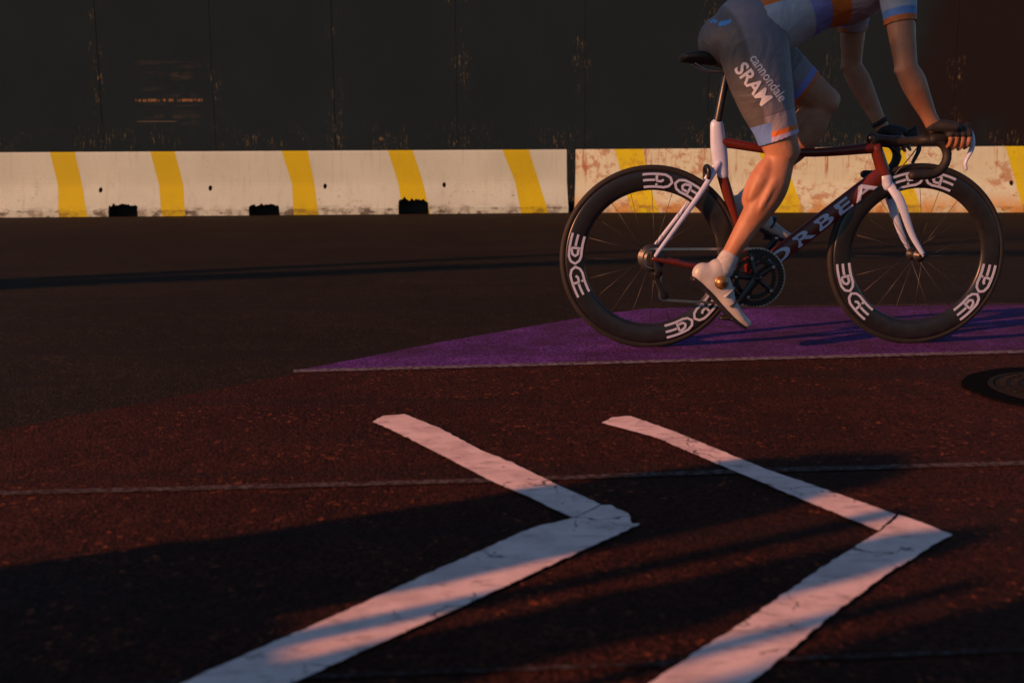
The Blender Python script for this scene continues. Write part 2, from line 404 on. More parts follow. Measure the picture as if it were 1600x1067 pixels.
def barrier(pl, pr, stripes, pockets, holes, mats, label):
    a = G(*pl); b = G(*pr); d = b - a; L = d.length; ang = math.atan2(d.y, d.x)
    Mw = Matrix.Translation(a) @ Matrix.Rotation(ang, 4, 'Z'); Mi = Mw.inverted()
    def loc(px, py, y):
        o = Mi @ CP; dr = Mi.to_3x3() @ ray(px, py); t = (y - o.y)/dr.y; return o + dr*t
    prof = [(0, .0), (.085, .004), (.10, .02), (.2, .075), (.33, .15), (.385, .178), (.43, .192), (.48, .2), (.6, .212), (.72, .222), (.83, .232), (.85, .238), (BH, .252)]
    W_ = .60
    cols = []
    for (top, mid, bot) in stripes:
        tl, tr = [loc(x, 240, .235).x for x in top]; ml, mr = [loc(x, 284, .19).x for x in mid]; bl, br = [loc(x, 332, 0).x for x in bot]
        cols.append(((tl, ml, bl), (tr, mr, br)))
    def xat(e, z):
        t, m, bt = e
        return bt + (m-bt)*z/.42 if z < .42 else m + (t-m)*(z-.42)/(BH-.42)
    bm = bmesh.new(); rows = []
    for z, y in prof:
        xs_ = [0.0] + [min(max(xat(e, z), .0), L) for c_ in cols for e in c_] + [L]
        # extra columns so that the face is not one long quad
        rows.append([bm.verts.new((x, y, z)) for x in xs_])
    for z, y in reversed(prof):
        xs_ = [0.0] + [min(max(xat(e, z), .0), L) for c_ in cols for e in c_] + [L]
        rows.append([bm.verts.new((x, W_-y, z)) for x in xs_])
    nr = len(rows); nc = len(rows[0])
    for i in range(nr):
        for j in range(nc-1):
            try:
                f = bm.faces.new((rows[i][j], rows[i][j+1], rows[(i+1)%nr][j+1], rows[(i+1)%nr][j])); f.material_index = 1 if j % 2 else 0
            except ValueError: pass
    bm.faces.new([r[0] for r in rows]); bm.faces.new([r[-1] for r in reversed(rows)])
    bmesh.ops.remove_doubles(bm, verts=bm.verts, dist=1e-5)
    bmesh.ops.recalc_face_normals(bm, faces=bm.faces)
    o = bpy.data.objects.new('tmpb', bm_me(bm)); C.objects.link(o)
    for m in mats: o.data.materials.append(m)
    cutters = []
    for (x0, x1, yt, amp) in pockets:
        xl = loc(x0, 333, .05).x; xr = loc(x1, 333, .05).x; zt = loc((x0+x1)/2, yt, .06).z
        cb = bmesh.new(); N = 26; tops = []
        for k in range(N+1):
            t = k/N; x = xl+(xr-xl)*t
            z = zt + amp*(.9*mnoise.noise(Vector((x*9, yt, 0))) + .8*mnoise.noise(Vector((x*31, yt, 3)))) - .02*(abs(2*t-1)**6)
            tops.append((x, z))
        ol = [(xl, -.02)] + tops + [(xr+.01, -.02)]
        for y in (-.1, .34): pass
        A = [cb.verts.new((x, -.1, z)) for x, z in ol]; B = [cb.verts.new((x, .30, z)) for x, z in ol]
        cb.faces.new(A); cb.faces.new(list(reversed(B)))
        for k in range(len(A)): cb.faces.new((A[k], B[k], B[(k+1)%len(A)], A[(k+1)%len(A)]))
        for f in cb.faces: f.material_index = 2
        bmesh.ops.recalc_face_normals(cb, faces=cb.faces); cutters.append(bm_me(cb))
    for (x, y) in holes:
        p = loc(x, y, .18); cb = bmesh.new()
        bmesh.ops.create_cone(cb, segments=14, radius1=.036, radius2=.026, depth=.34, cap_ends=True, matrix=Matrix.Translation((p.x, .17, p.z)) @ Matrix.Rotation(R(-90), 4, 'X') @ Matrix.Diagonal((.8, 1.15, 1, 1)))
        for f in cb.faces: f.material_index = 2
        cutters.append(bm_me(cb))
    cos_ = []
    for me in cutters:
        for m in mats: me.materials.append(m)
        c = bpy.data.objects.new('c', me); C.objects.link(c); cos_.append(c)
        md = o.modifiers.new('b', 'BOOLEAN'); md.operation = 'DIFFERENCE'; md.object = c; md.solver = 'EXACT'
    me = evalmesh(o)
    for c in cos_: bpy.data.objects.remove(c)
    ob = bpy.data.objects.new('concrete_barrier', me); C.objects.link(ob)
    ob.location = a; ob.rotation_euler = (0, 0, ang)
    tag(ob, label, 'barrier', 'concrete barriers along the wall'); return ob
barrier((-95, 341), (888, 332.5),
    [((78, 117), (90, 128), (92, 137)), ((235, 273), (248, 286), (253, 290)), ((440, 481), (456, 491), (459, 498)),
     ((606, 645), (622, 661), (630, 672)), ((785, 826), (805, 842), (814, 857))],
    [(171, 216, 320, .05), (390, 437, 320, .05), (623, 669, 312, .05)],
    [(158, 297), (329, 294), (508, 291), (694, 289)], M1,
    'clean cream concrete barrier with slanted yellow stripes, left of the gap')
barrier((897.5, 332.3), (1760, 332),
    [((960, 1005), (975, 1013), (986, 1030)), ((1184, 1228), (1200, 1238), (1211, 1255)), ((1368, 1412), (1386, 1424), (1398, 1440)), ((1570, 1612), (1586, 1624), (1598, 1640))],
    [(1125, 1141, 324, .03)], [(994, 288), (1192, 287), (1400, 286), (1580, 286)], M2,
    'rust stained cream and yellow concrete barrier behind the bicycle')

# ---------------- bicycle ----------------
YAW = R(3)
o0 = gnd(1220, 540)
BM = Matrix.Translation(o0) @ Matrix.Rotation(YAW, 4, 'Z'); BI = BM.inverted()
BI3 = BI.to_3x3()
def P(px, py, v=0.0):
    """point of the bicycle's own frame (x ahead, y to its left, z up) seen at a photo pixel, v to the left of its mid plane"""
    o = BI @ CP; d = BI3 @ ray(px, py); return o + d * ((v - o.y) / d.y)
bike = empty('bicycle', o0, YAW)
tag(bike, 'dark red road bicycle with deep lettered carbon rims and white lettered down tube', 'bicycle')
CARB = simple('black carbon', (.012, .012, .014), .32, .5, var=.2)
SPK = simple('dark steel spoke', (.06, .06, .065), .45, .5, .6)
HUBM = simple('dark hub', (.05, .05, .052), .4, .5, .6)
RUB = simple('tyre rubber', (.016, .015, .015), .7, .3)
STEEL = simple('polished steel', (.5, .5, .52), .28, .5, 1.0)
DST = simple('dark anodised metal', (.03, .03, .033), .35, .5, .7)
WLAV = simple('white lacquer', (.40, .47, .68), .3, .5, var=.05)
REDF = simple('dark red lacquer', (.10, .014, .008), .3, .5, var=.1)
LEATH = simple('black grip tape', (.015, .014, .014), .6, .3, bump=.3)
WR = .334
AR, AF = Vector((-.495, 0, WR)), Vector((.495, 0, WR))

def edge_decal(side, ang):
    """three-barred E, D, G, E joined along the rim, read round the wheel"""
    r0, dr, half = .279, .0225, .112
    st = [[(-1, 1), (-.3, 1), (-.14, .7), (-.05, .0), (-.14, -.7), (-.3, -1), (-1, -1)], [(-1, .06), (-.62, .06)],
          [(-.56, -.9), (-.56, .5), (-.50, .62), (-.36, .45), (-.30, 0), (-.36, -.45), (-.56, -.45)],
          [(1, 1), (.3, 1), (.14, .7), (.05, .0), (.14, -.7), (.3, -1), (1, -1)], [(1, .06), (.62, .06)],
          [(.56, .9), (.56, -.1), (.40, -.1), (.34, .2)], [(.56, -.9), (.56, -.5)]]
    bm = bmesh.new(); wdt = .0042
    def pt(s, t, z):
        a = ang + s*half/r0; r = r0 + t*dr
        return Vector((r*math.cos(a), z, r*math.sin(a)))
    for pl in st:
        Q = []
        for i in range(len(pl)-1):
            a, b = Vector(pl[i]), Vector(pl[i+1]); m = max(1, int((b-a).length/.08))
            Q += [a.lerp(b, k/m) for k in range(m)]
        Q.append(Vector(pl[-1])); prev = None
        for i, q in enumerate(Q):
            t = Q[min(i+1, len(Q)-1)] - Q[max(i-1, 0)]
            tm = Vector((t.x*half, t.y*dr)).normalized(); nn = Vector((-tm.y*wdt/half, tm.x*wdt/dr))
            z0, z1 = side*.0125, side*.0142
            cur = [bm.verts.new(pt(*(q+nn), z1)), bm.verts.new(pt(*(q-nn), z1)), bm.verts.new(pt(*(q-nn), z0)), bm.verts.new(pt(*(q+nn), z0))]
            if prev:
                for j in range(4): bm.faces.new((prev[j], prev[(j+1)%4], cur[(j+1)%4], cur[j]))
            prev = cur
    bmesh.ops.recalc_face_normals(bm, faces=bm.faces); return bm_me(bm)
def wheel(c, decals, rear):
    w = empty('wheel', c, 0, bike)
    bm = bmesh.new(); ring_mesh(bm, [(.311+.0115*math.cos(a), .0115*math.sin(a)) for a in [2*math.pi*k/12 for k in range(12)]], 96)
    bmesh.ops.transform(bm, verts=bm.verts, matrix=Matrix.Diagonal((1.0358, 1, 1.0358, 1)))
    bmesh.ops.recalc_face_normals(bm, faces=bm.faces); mkobj('tyre', bm_me(bm), RUB, w, True)
    bm = bmesh.new(); ring_mesh(bm, [(.314, .0095), (.309, .0115), (.300, .0122), (.262, .0118), (.247, .007), (.2435, 0), (.247, -.007), (.262, -.0118), (.300, -.0122), (.309, -.0115), (.314, -.0095)], 96)
    bmesh.ops.recalc_face_normals(bm, faces=bm.faces); mkobj('rim', bm_me(bm), CARB, w, True)
    bm = bmesh.new(); ring_mesh(bm, [(.006, -.05), (.012, -.05), (.013, -.035), (.024, -.033), (.024, -.028), (.012, -.024), (.012, .024), (.024, .028), (.024, .033), (.013, .035), (.012, .05), (.006, .05)], 24)
    bmesh.ops.recalc_face_normals(bm, faces=bm.faces); mkobj('hub', bm_me(bm), HUBM, w, True)
    ns = 20
    for k in range(ns):
        s = -1 if k % 2 else 1; a = 2*math.pi*k/ns; b = a + (.55 if (k//2) % 2 else -.55)
        p0 = Vector((.021*math.cos(b), s*.03, .021*math.sin(b))); p1 = Vector((.246*math.cos(a), s*.002, .246*math.sin(a)))
        tube('spoke', [(p0, .0010), (p1, .0010)], SPK, w, n=5, sub=1, dome=False)
    for a in decals:
        for s in (-1, 1): mkobj('rim_lettering', edge_decal(s, R(a)), WLAV, w)
    tube('skewer', [(Vector((0, -.062, 0)), .004), (Vector((0, .062, 0)), .004)], STEEL, w, n=8, sub=1, lat=Vector((1, 0, 0)))
    if rear:
        bm = bmesh.new(); prof = []
        for k in range(10):
            r = .026 + .0028*k; y = -.020 - (9-k)*.0038
            prof += [(r, y), (r, y-.0016)]
        prof = [(.014, prof[0][1])] + sorted(prof, key=lambda q: q[1]) ; prof = [(.012, -.056)] + prof[1:] + [(.012, -.018)]
        ring_mesh(bm, prof, 36); bmesh.ops.recalc_face_normals(bm, faces=bm.faces); mkobj('cassette', bm_me(bm), HUBM, w)
    return w
wheel(AR, (185, 74, 305), True); wheel(AF, (88, 209, 329), False)

BB = P(1175, 432, 0)
ST = P(1120, 196, 0)           # top of the white seat mast
SC = P(1126, 262, 0)           # where the stays leave it
HT, HB = P(1367, 226, 0), P(1384, 281, 0)
fr = tube('frame', [(BB, .020, .026), (BB.lerp(SC, .5), .019, .017), (SC, .020, .016), (ST, .019, .015)], REDF, bike, n=16)
tube('seat_mast', [(BB.lerp(SC, .93), .021, .018), (SC.lerp(ST, .35), .030, .0175), (ST, .024, .0175)], WLAV, fr, n=16)
tube('top_tube', [(SC.lerp(ST, .62), .018, .016), (HT.lerp(SC, .5) + Vector((0, 0, .012)), .015, .018), (HT + Vector((-.005, 0, -.012)), .020, .018)], REDF, fr, n=16)
DT0, DT1 = BB + Vector((.012, 0, .012)), HB + Vector((-.012, 0, .022))
tube('down_tube', [(DT0, .030, .020), (DT0.lerp(DT1, .5), .033, .020), (DT1, .030, .018)], REDF, fr, n=20, sq=.75)
tube('head_tube', [(HT, .021, .021), (HB, .024, .024)], REDF, fr, n=20, dome=False)
for s in (-1, 1):
    dp = AR + Vector((0, s*.062, 0))
    tube('seat_stay', [(SC + Vector((-.01, s*.014, .015)), .011, .008), (SC.lerp(AR, .35) + Vector((0, s*.034, .01)), .010, .007), (dp + Vector((.006, 0, .012)), .007, .006)], WLAV, fr, n=12)
    tube('chain_stay', [(BB + Vector((-.01, s*.02, 0)), .015, .009), (BB.lerp(AR, .5) + Vector((0, s*.045, 0)), .011, .008), (dp, .008, .006)], REDF, fr, n=12)
    tube('dropout', [(dp + Vector((-.004, 0, .02)), .010, .003), (dp + Vector((0, 0, -.014)), .012, .003)], DST, fr, n=10, sub=1)
# down tube lettering
me = text_mesh('ORBEA', .092, .0012, 1.25, .002)
ax = (DT1-DT0).normalized(); upv = Vector((-ax.z, 0, ax.x))
xs_ = [v.co.x for v in me.vertices]; ys_ = [v.co.y for v in me.vertices]; Lx = max(xs_)-min(xs_); Ly = max(ys_)-min(ys_)
ctr = DT0.lerp(DT1, .50); span = (DT1-DT0).length*.84
fw_ = me.copy()
for s in (-1, 1):
    m2 = me.copy()
    for v in m2.vertices:
        q = v.co.copy(); u = (q.x-(max(xs_)+min(xs_))/2)/Lx*span*(-s); h = (q.y-(max(ys_)+min(ys_))/2)/Ly*.046
        v.co = ctr + ax*u + upv*h*1.0 + Vector((0, s*(.0208 - abs(h)*.13) + q.z, 0))
    mkobj('down_tube_lettering', m2, WLAV, fr)
# fork
for s in (-1, 1):
    fb = tube('fork_blade', [(HB + Vector((.004, s*.012, -.012)), .016, .010), (HB.lerp(AF, .28) + Vector((.004, s*.043, 0)), .017, .008), (HB.lerp(AF, .7) + Vector((-.004, s*.048, 0)), .012, .007), (AF + Vector((0, s*.053, .01)), .008, .006)], WLAV, bike, n=14)
tube('fork_crown', [(HB + Vector((-.004, 0, .006)), .026, .026), (HB + Vector((.004, 0, -.022)), .020, .03)], WLAV, bike, n=16)
# cockpit
SP0, SP1 = HT + Vector((-.006, 0, .022)), P(1404, 221, 0)
st = tube('stem', [(HT + Vector((0, 0, -.002)), .018, .018), (SP0, .020, .020)], DST, bike, n=16, sub=2)
tube('stem_arm', [(SP0 + Vector((-.008, 0, .0)), .018, .018), (SP0.lerp(SP1, .6), .016, .016), (SP1, .020, .024)], DST, st, n=16)
Z0 = SP1
def drop(s):
    return [Z0 + Vector(q) for q in ((0, 0, 0), (0, s*.10, 0), (0, s*.165, 0), (.006, s*.195, 0), (.030, s*.206, -.002), (.062, s*.209, -.010), (.083, s*.211, -.040), (.078, s*.214, -.080), (.048, s*.216, -.112), (.005, s*.217, -.120), (-.035, s*.218, -.120))]
for s in (-1, 1):
    hb = tube('handlebar', [(p, .0158 if i > 1 else .0135) for i, p in enumerate(drop(s))], LEATH, bike, n=12, sub=4, lat=Vector((0, .3, 1)))
HOOD = {s: Z0 + Vector((.084, s*.211, .000)) for s in (-1, 1)}
for s in (-1, 1):
    h = HOOD[s]
    hd = tube('brake_hood', [(h + Vector((-.05, 0, .002)), .017, .015), (h + Vector((-.01, 0, .010)), .021, .016), (h + Vector((.035, 0, .016)), .020, .015), (h + Vector((.058, 0, .036)), .019, .014), (h + Vector((.066, 0, .048)), .012, .011)], LEATH, bike, n=14, lat=Vector((0, 1, 0)))
    tube('lever', [(h + Vector((.062, 0, .040)), .013, .010), (h + Vector((.082, -s*.0, .012)), .010, .010), (h + Vector((.086, 0, -.03)), .008, .011), (h + Vector((.066, 0, -.075)), .006, .010), (h + Vector((.070, 0, -.098)), .006, .008)], WLAV if s < 0 else DST, hd, n=10)
    tube('brake_cable', [(h + Vector((-.0, s*.0, .01)), .0022), (Z0 + Vector((.03, s*.12, -.018)), .0022), (Z0 + Vector((.03, s*.04, -.055)), .0022), (HB + Vector((.03, s*.01, .02)), .0022)], CARB, hd, n=6)
# brakes
for c, mid in ((HB + Vector((.03, 0, -.03)), AF), (SC + Vector((-.05, 0, .0)), AR)):
    bk = tube('brake_caliper', [(c + Vector((0, -.03, -.035)), .008), (c + Vector((0, -.024, .0)), .009), (c + Vector((0, .024, .0)), .009), (c + Vector((0, .03, -.035)), .008)], DST, bike, n=10)
# saddle
SAD = P(1128, 92, 0)
tube('seat_post', [(ST, .0155), (Vector((SAD.x+.02, 0, SAD.z-.045)), .0145)], CARB, bike, n=14, sub=1)
bm = bmesh.new()
loft(bm, [(SAD + Vector((-.135, 0, .004)), .016, .064), (SAD + Vector((-.09, 0, .004)), .022, .072), (SAD + Vector((-.02, 0, -.004)), .019, .050), (SAD + Vector((.06, 0, -.004)), .015, .024), (SAD + Vector((.13, 0, -.006)), .013, .017)], n=20, sq=.85)
bmesh.ops.recalc_face_normals(bm, faces=bm.faces)
sad = mkobj('saddle', bm_me(bm), LEATH, bike, True)
for s in (-1, 1):
    tube('saddle_rail', [(SAD + Vector((-.10, s*.025, -.018)), .0035), (SAD + Vector((-.05, s*.022, -.042)), .0035), (SAD + Vector((.05, s*.022, -.042)), .0035), (SAD + Vector((.11, s*.006, -.014)), .0035)], STEEL, sad, n=8)
# drivetrain
def ringdisc(name, c, r0, r1, y, t, mat, parent, teeth=0):
    bm = bmesh.new(); n = max(48, teeth*4); A = []
    for k in range(n):
        a = 2*math.pi*k/n; ro = r1 - (.004 if teeth and k % 4 in (2, 3) else 0)
        A.append([bm.verts.new((c.x+rr*math.cos(a), c.y+yy, c.z+rr*math.sin(a))) for rr, yy in ((r0, y-t), (ro, y-t), (ro, y+t), (r0, y+t))])
    for k in range(n):
        a, b = A[k], A[(k+1)%n]
        for j in range(4): bm.faces.new((a[j], b[j], b[(j+1)%4], a[(j+1)%4]))
    bmesh.ops.recalc_face_normals(bm, faces=bm.faces); return mkobj(name, bm_me(bm), mat, parent)
CA = R(231)          # right crank
cd = Vector((math.cos(CA), 0, math.sin(CA)))
cs = empty('crankset', BB, 0, bike)
Z_ = Vector((0, 0, 0))
ringdisc('chainring', Z_, .084, .107, -.046, .0016, DST, cs, 52)
ringdisc('chainring', Z_, .062, .080, -.039, .0014, DST, cs, 38)
for k in range(5):
    a = CA + 2*math.pi*k/5 + .3
    tube('spider_arm', [(Vector((0, -.052, 0)), .010, .006), (Vector((.088*math.cos(a), -.047, .088*math.sin(a))), .007, .003)], CARB, cs, n=10, sub=2)
    bm = bmesh.new(); bmesh.ops.create_cone(bm, segments=10, radius1=.0055, radius2=.0055, depth=.006, cap_ends=True, matrix=Matrix.Translation((.074*math.cos(a+.0), -.0535, .074*math.sin(a))) @ Matrix.Rotation(R(90), 4, 'X'))
    mkobj('bolt', bm_me(bm), STEEL, cs)
tube('axle', [(Vector((0, -.07, 0)), .014), (Vector((0, .07, 0)), .014)], DST, cs, n=16, sub=1, lat=Vector((1, 0, 0)))
PED = {}
for s in (-1, 1):
    e = cd*(.1725 if s < 0 else -.1725); PED[s] = BB + e + Vector((0, s*.115, 0))
    tube('crank_arm', [(Vector((0, s*.066, 0)), .019, .008), (e*.5 + Vector((0, s*.070, 0)), .014, .007), (e + Vector((0, s*.076, 0)), .012, .007)], CARB, cs, n=14)
    pc = e + Vector((0, s*.115, 0))
    pd = tube('pedal', [(pc + Vector((-.034, 0, 0)), .008, .022), (pc, .011, .030), (pc + Vector((.036, 0, .002)), .006, .018)], DST, cs, n=14)
    tube('pedal_spindle', [(e + Vector((0, s*.07, 0)), .0065), (pc + Vector((0, s*.03, 0)), .006)], STEEL, pd, n=10, sub=1, lat=Vector((1, 0, 0)))
# chain
def arc(c, r, a0, a1, n): return [Vector((c.x+r*math.cos(R(a0+(a1-a0)*k/n)), -.044, c.z+r*math.sin(R(a0+(a1-a0)*k/n)))) for k in range(n+1)]
jock1 = AR + Vector((.012, 0, -.065)); jock2 = AR + Vector((.045, 0, -.135))
loop = arc(BB, .106, 97, -75, 24) + arc(jock2, .018, -70, -175, 5) + arc(jock1, .018, -30, 90, 6)[::1] + arc(AR, .034, 290, 97, 14)
bm = bmesh.new()
for i, p in enumerate(loop):
    q = loop[(i+1) % len(loop)]; d = q-p; m = max(1, int(d.length/.0127))
    for k in range(m):
        c = p.lerp(q, (k+.5)/m); u = d.normalized(); wv = Vector((-u.z, 0, u.x)); yy = .0028 if k % 2 else .0018
        vv = [bm.verts.new(c + u*i_*.0062 + wv*j_*.0042 + Vector((0, l_*yy, 0))) for i_, j_, l_ in ((-1,-1,-1),(1,-1,-1),(1,1,-1),(-1,1,-1),(-1,-1,1),(1,-1,1),(1,1,1),(-1,1,1))]
        for f in ((0,3,2,1),(4,5,6,7),(0,1,5,4),(1,2,6,5),(2,3,7,6),(3,0,4,7)): bm.faces.new([vv[t] for t in f])
bmesh.ops.recalc_face_normals(bm, faces=bm.faces); mkobj('chain', bm_me(bm), STEEL, bike)
rd = tube('rear_derailleur', [(AR + Vector((.004, -.06, -.012)), .010, .006), (AR + Vector((.02, -.062, -.05)), .014, .008), (jock1 + Vector((0, -.052, 0)), .010, .005), (jock2 + Vector((0, -.052, 0)), .009, .004)], DST, bike, n=12)
for j in (jock1, jock2): ringdisc('jockey_wheel', j, .004, .0175, -.044, .003, CARB, rd, 11)

# ---------------- rider ----------------
def mirror(p): return Vector((p.x, -p.y, p.z))
hipR = P(1172, 42, -.095); hipL = mirror(hipR)
kneeR = P(1224, 236, -.10); kneeL = P(1287, 158, .09)
pitchR, pitchL = R(-40), R(-22)
def footm(s):
    a = pitchR if s < 0 else pitchL
    rot = Matrix(((math.cos(a), 0, -math.sin(a)), (0, 1, 0), (math.sin(a), 0, math.cos(a))))
    ank = PED[s] + Vector((0, 0, 0)) - rot @ Vector((.135, 0, -.112)); return ank, rot
ankR, rotR = footm(-1); ankL, rotL = footm(1)
shR = P(1400, -34, -.185); shL = mirror(shR)
elR = P(1416, 108, -.235); elL = P(1330, 104, .235)
wrR = HOOD[-1] + Vector((-.055, -.004, .048)); wrL = HOOD[1] + Vector((-.055, .004, .048))
for nm, a, b in (('thighR', hipR, kneeR), ('thighL', hipL, kneeL), ('shankR', kneeR, ankR), ('shankL', kneeL, ankL), ('upR', shR, elR), ('upL', shL, elL), ('foreR', elR, wrR), ('foreL', elL, wrL), ('torso', hipR, shR)):
    pass  # lengths
hipC = (hipR+hipL)/2; shC = (shR+shL)/2
tor = (shC-hipC).normalized(); back = Vector((-tor.z, 0, tor.x))     # up out of the back
neck = shC + tor*.06 + back*.03; headc = shC + tor*.19 + back*.115

def limb(bm, a, b, prof, bow=Vector((0, 0, 0)), g=0.0, t0=0, t1=1, **kw):
    """prof: (t, radius across, radius lateral, forward offset)"""
    d = (b-a).normalized(); lat = Vector((0, 1, 0)); nn = d.cross(lat).normalized()
    secs = []
    for t, ra, rb, off in prof:
        if t < t0 or t > t1: continue
        secs.append((a.lerp(b, t) - nn*off + bow*math.sin(math.pi*t), ra+g, rb+g))
    loft(bm, secs, n=20, **kw)
THIGH = [(-.04, .110, .085, 0), (.12, .118, .092, .004), (.35, .110, .090, .012), (.6, .092, .080, .012), (.82, .072, .068, .006), (1.0, .060, .058, .004)]
SHANK = [(0, .054, .053, .004), (.1, .053, .050, -.006), (.28, .058, .052, -.022), (.45, .053, .046, -.018), (.68, .038, .035, -.006), (.9, .031, .030, 0), (1.0, .035, .032, .0)]
UPARM = [(-.05, .062, .060, 0), (.2, .056, .052, 0), (.5, .047, .044, .002), (.8, .040, .038, 0), (1.0, .037, .036, 0)]
FORE = [(0, .037, .037, 0), (.22, .042, .038, -.002), (.5, .036, .033, 0), (.8, .027, .026, 0), (1.0, .026, .024, 0)]
def torso_secs(g):
    q = []
    for t, across, lat, off in ((-.14, .075, .12, -.01), (-.02, .110, .160, .0), (.15, .120, .162, .002), (.38, .112, .145, .012), (.6, .108, .155, .028), (.85, .112, .170, .018), (1.0, .085, .165, .014), (1.12, .055, .09, .02)):
        q.append((hipC.lerp(shC, t) + back*off, across+g, lat+g))
    return q
def hand(bm, s):
    h = HOOD[s]; w_ = wrR if s < 0 else wrL
    k = h + Vector((.012, s*.010, .040))
    loft(bm, [(w_, .020, .026), (w_.lerp(k, .5), .021, .036), (k, .018, .042)], n=16)
    for i in range(4):
        x0 = h.x - .010 + .0225*(3-i)*.95; L_ = (1.0, 1.08, 1.0, .82)[i] if i else .95
        zt = h.z + .034 - .003*i
        pts = [(k.x-.012+.008*(3-i), h.y+s*(.012+.004*i), h.z+.040), (x0, h.y+s*.028, zt-.004), (x0+.004, h.y+s*(.035), h.z+.004), (x0+.004, h.y+s*.026, h.z-.020*L_), (x0+.002, h.y+s*.006, h.z-.031*L_)]
        loft(bm, [(Vector(p), r) for p, r in zip(pts, (.0098, .0095, .0088, .0082, .0070))], n=10, lat=Vector((1, 0, 0)))
    pts = [(w_.x+.022, h.y-s*.012, h.z+.040), (w_.x+.045, h.y-s*.030, h.z+.026), (w_.x+.070, h.y-s*.031, h.z+.010), (w_.x+.090, h.y-s*.022, h.z-.004)]
    loft(bm, [(Vector(p), r) for p, r in zip(pts, (.0135, .0115, .0098, .0082))], n=10, lat=Vector((0, 0, 1)))
def body(bm):
    loft(bm, torso_secs(0), n=28)
    for a, k, b in ((hipR, kneeR, ankR), (hipL, kneeL, ankL)):
        limb(bm, a, k, THIGH); limb(bm, k, b, SHANK)
        fr_ = (k-(a+b)/2).normalized(); sd_ = (b-k).normalized(); bk_ = sd_.cross(Vector((0, 1, 0))).normalized()
        if bk_.dot(fr_) > 0: bk_ = -bk_
        ell(bm, k + fr_*.010, (.047, .046, .052)); ell(bm, k + fr_*.038, (.025, .024, .028)); ell(bm, k + sd_*.055 - bk_*.040, (.015, .015, .022))
        R_ = sd_.to_track_quat('Z', 'Y').to_matrix(); so_ = -1 if k.y < 0 else 1
        ell(bm, k + sd_*.125 + bk_*.026 + Vector((0, so_*.014, 0)), (.030, .034, .095), R_)
        ell(bm, k + sd_*.135 + bk_*.030 - Vector((0, so_*.016, 0)), (.030, .034, .10), R_)
        ell(bm, k + sd_*.15 - bk_*.010 + Vector((0, so_*.030, 0)), (.026, .018, .10), R_)
    for sh, e, wr in ((shR, elR, wrR), (shL, elL, wrL)):
        ell(bm, sh, (.062, .058, .062)); limb(bm, sh, e, UPARM); limb(bm, e, wr, FORE)
        A_ = (e-sh).normalized(); R_ = A_.to_track_quat('Z', 'Y').to_matrix(); ell(bm, sh.lerp(e, .62) - Vector((.022, 0, 0)), (.024, .026, .07), R_); ell(bm, sh.lerp(e, .55) + Vector((.020, 0, 0)), (.026, .028, .065), R_)
        F_ = (wr-e).normalized(); R_ = F_.to_track_quat('Z', 'Y').to_matrix(); ell(bm, e.lerp(wr, .25) + Vector((.020, 0, .006)), (.022, .024, .062), R_); ell(bm, e - A_.cross(Vector((0, 1, 0)))*.0 + Vector((-.028, 0, -.004)), (.015, .015, .017))
    for s in (-1, 1): hand(bm, s)
    for ank, rot in ((ankR, rotR), (ankL, rotL)):
        loft(bm, [(ank + rot @ Vector(q), ra, rb) for q, ra, rb in (((-.03, 0, -.05), .032, .028), ((.03, 0, -.045), .036, .033), ((.09, 0, -.068), .026, .038), ((.15, 0, -.082), .017, .040), ((.19, 0, -.084), .012, .028))], n=16)
    loft(bm, [(shC + tor*.0 + back*.02, .07, .075), (neck, .055, .055), (headc - tor*.05 - back*.03, .052, .052)], n=20)
    # head: skull, face looking ahead
    f = Vector((math.cos(R(-8)), 0, math.sin(R(-8)))); u = Vector((-f.z, 0, f.x))
    rot = Matrix((f, Vector((0, 1, 0)), u)).transposed()
    ell(bm, headc + u*.025, (.098, .076, .098), rot); ell(bm, headc + f*.025 - u*.045, (.068, .058, .072), rot)
    ell(bm, headc + f*.062 - u*.088, (.028, .030, .022), rot)
    loft(bm, [(headc + f*.088 + u*.012, .010, .010), (headc + f*.112 - u*.022, .015, .015), (headc + f*.098 - u*.034, .012, .018)], n=12)
    for s in (-1, 1):
        ell(bm, headc + f*.0 + Vector((0, s*.076, 0)) - u*.01, (.018, .009, .030), rot, 12)
        ell(bm, headc + f*.092 - u*.056 + Vector((0, s*.009, 0)), (.010, .017, .006), rot, 12)
n = NT('skin'); v = n.obj()
n.bump(n.m_('ADD', n.noise(v, 420, 2), n.m_('MULTIPLY', n.noise(v, 38, 3), 3.0)), .22, .003)
SKIN = n.done(n.mix(n.rng(n.noise(v, 9, 4), .3, .7), (.27, .115, .062), (.38, .19, .12)), .5, .4)
n.b.inputs['Subsurface Weight'].default_value = .12; n.b.inputs['Subsurface Radius'].default_value = (.01, .004, .002)
person = mkobj('person', blob(body, .0042, 12), SKIN, None, True)
person.matrix_world = BM
tag(person, 'cyclist in lavender grey kit bent low over the bars, pedalling to the right', 'person')

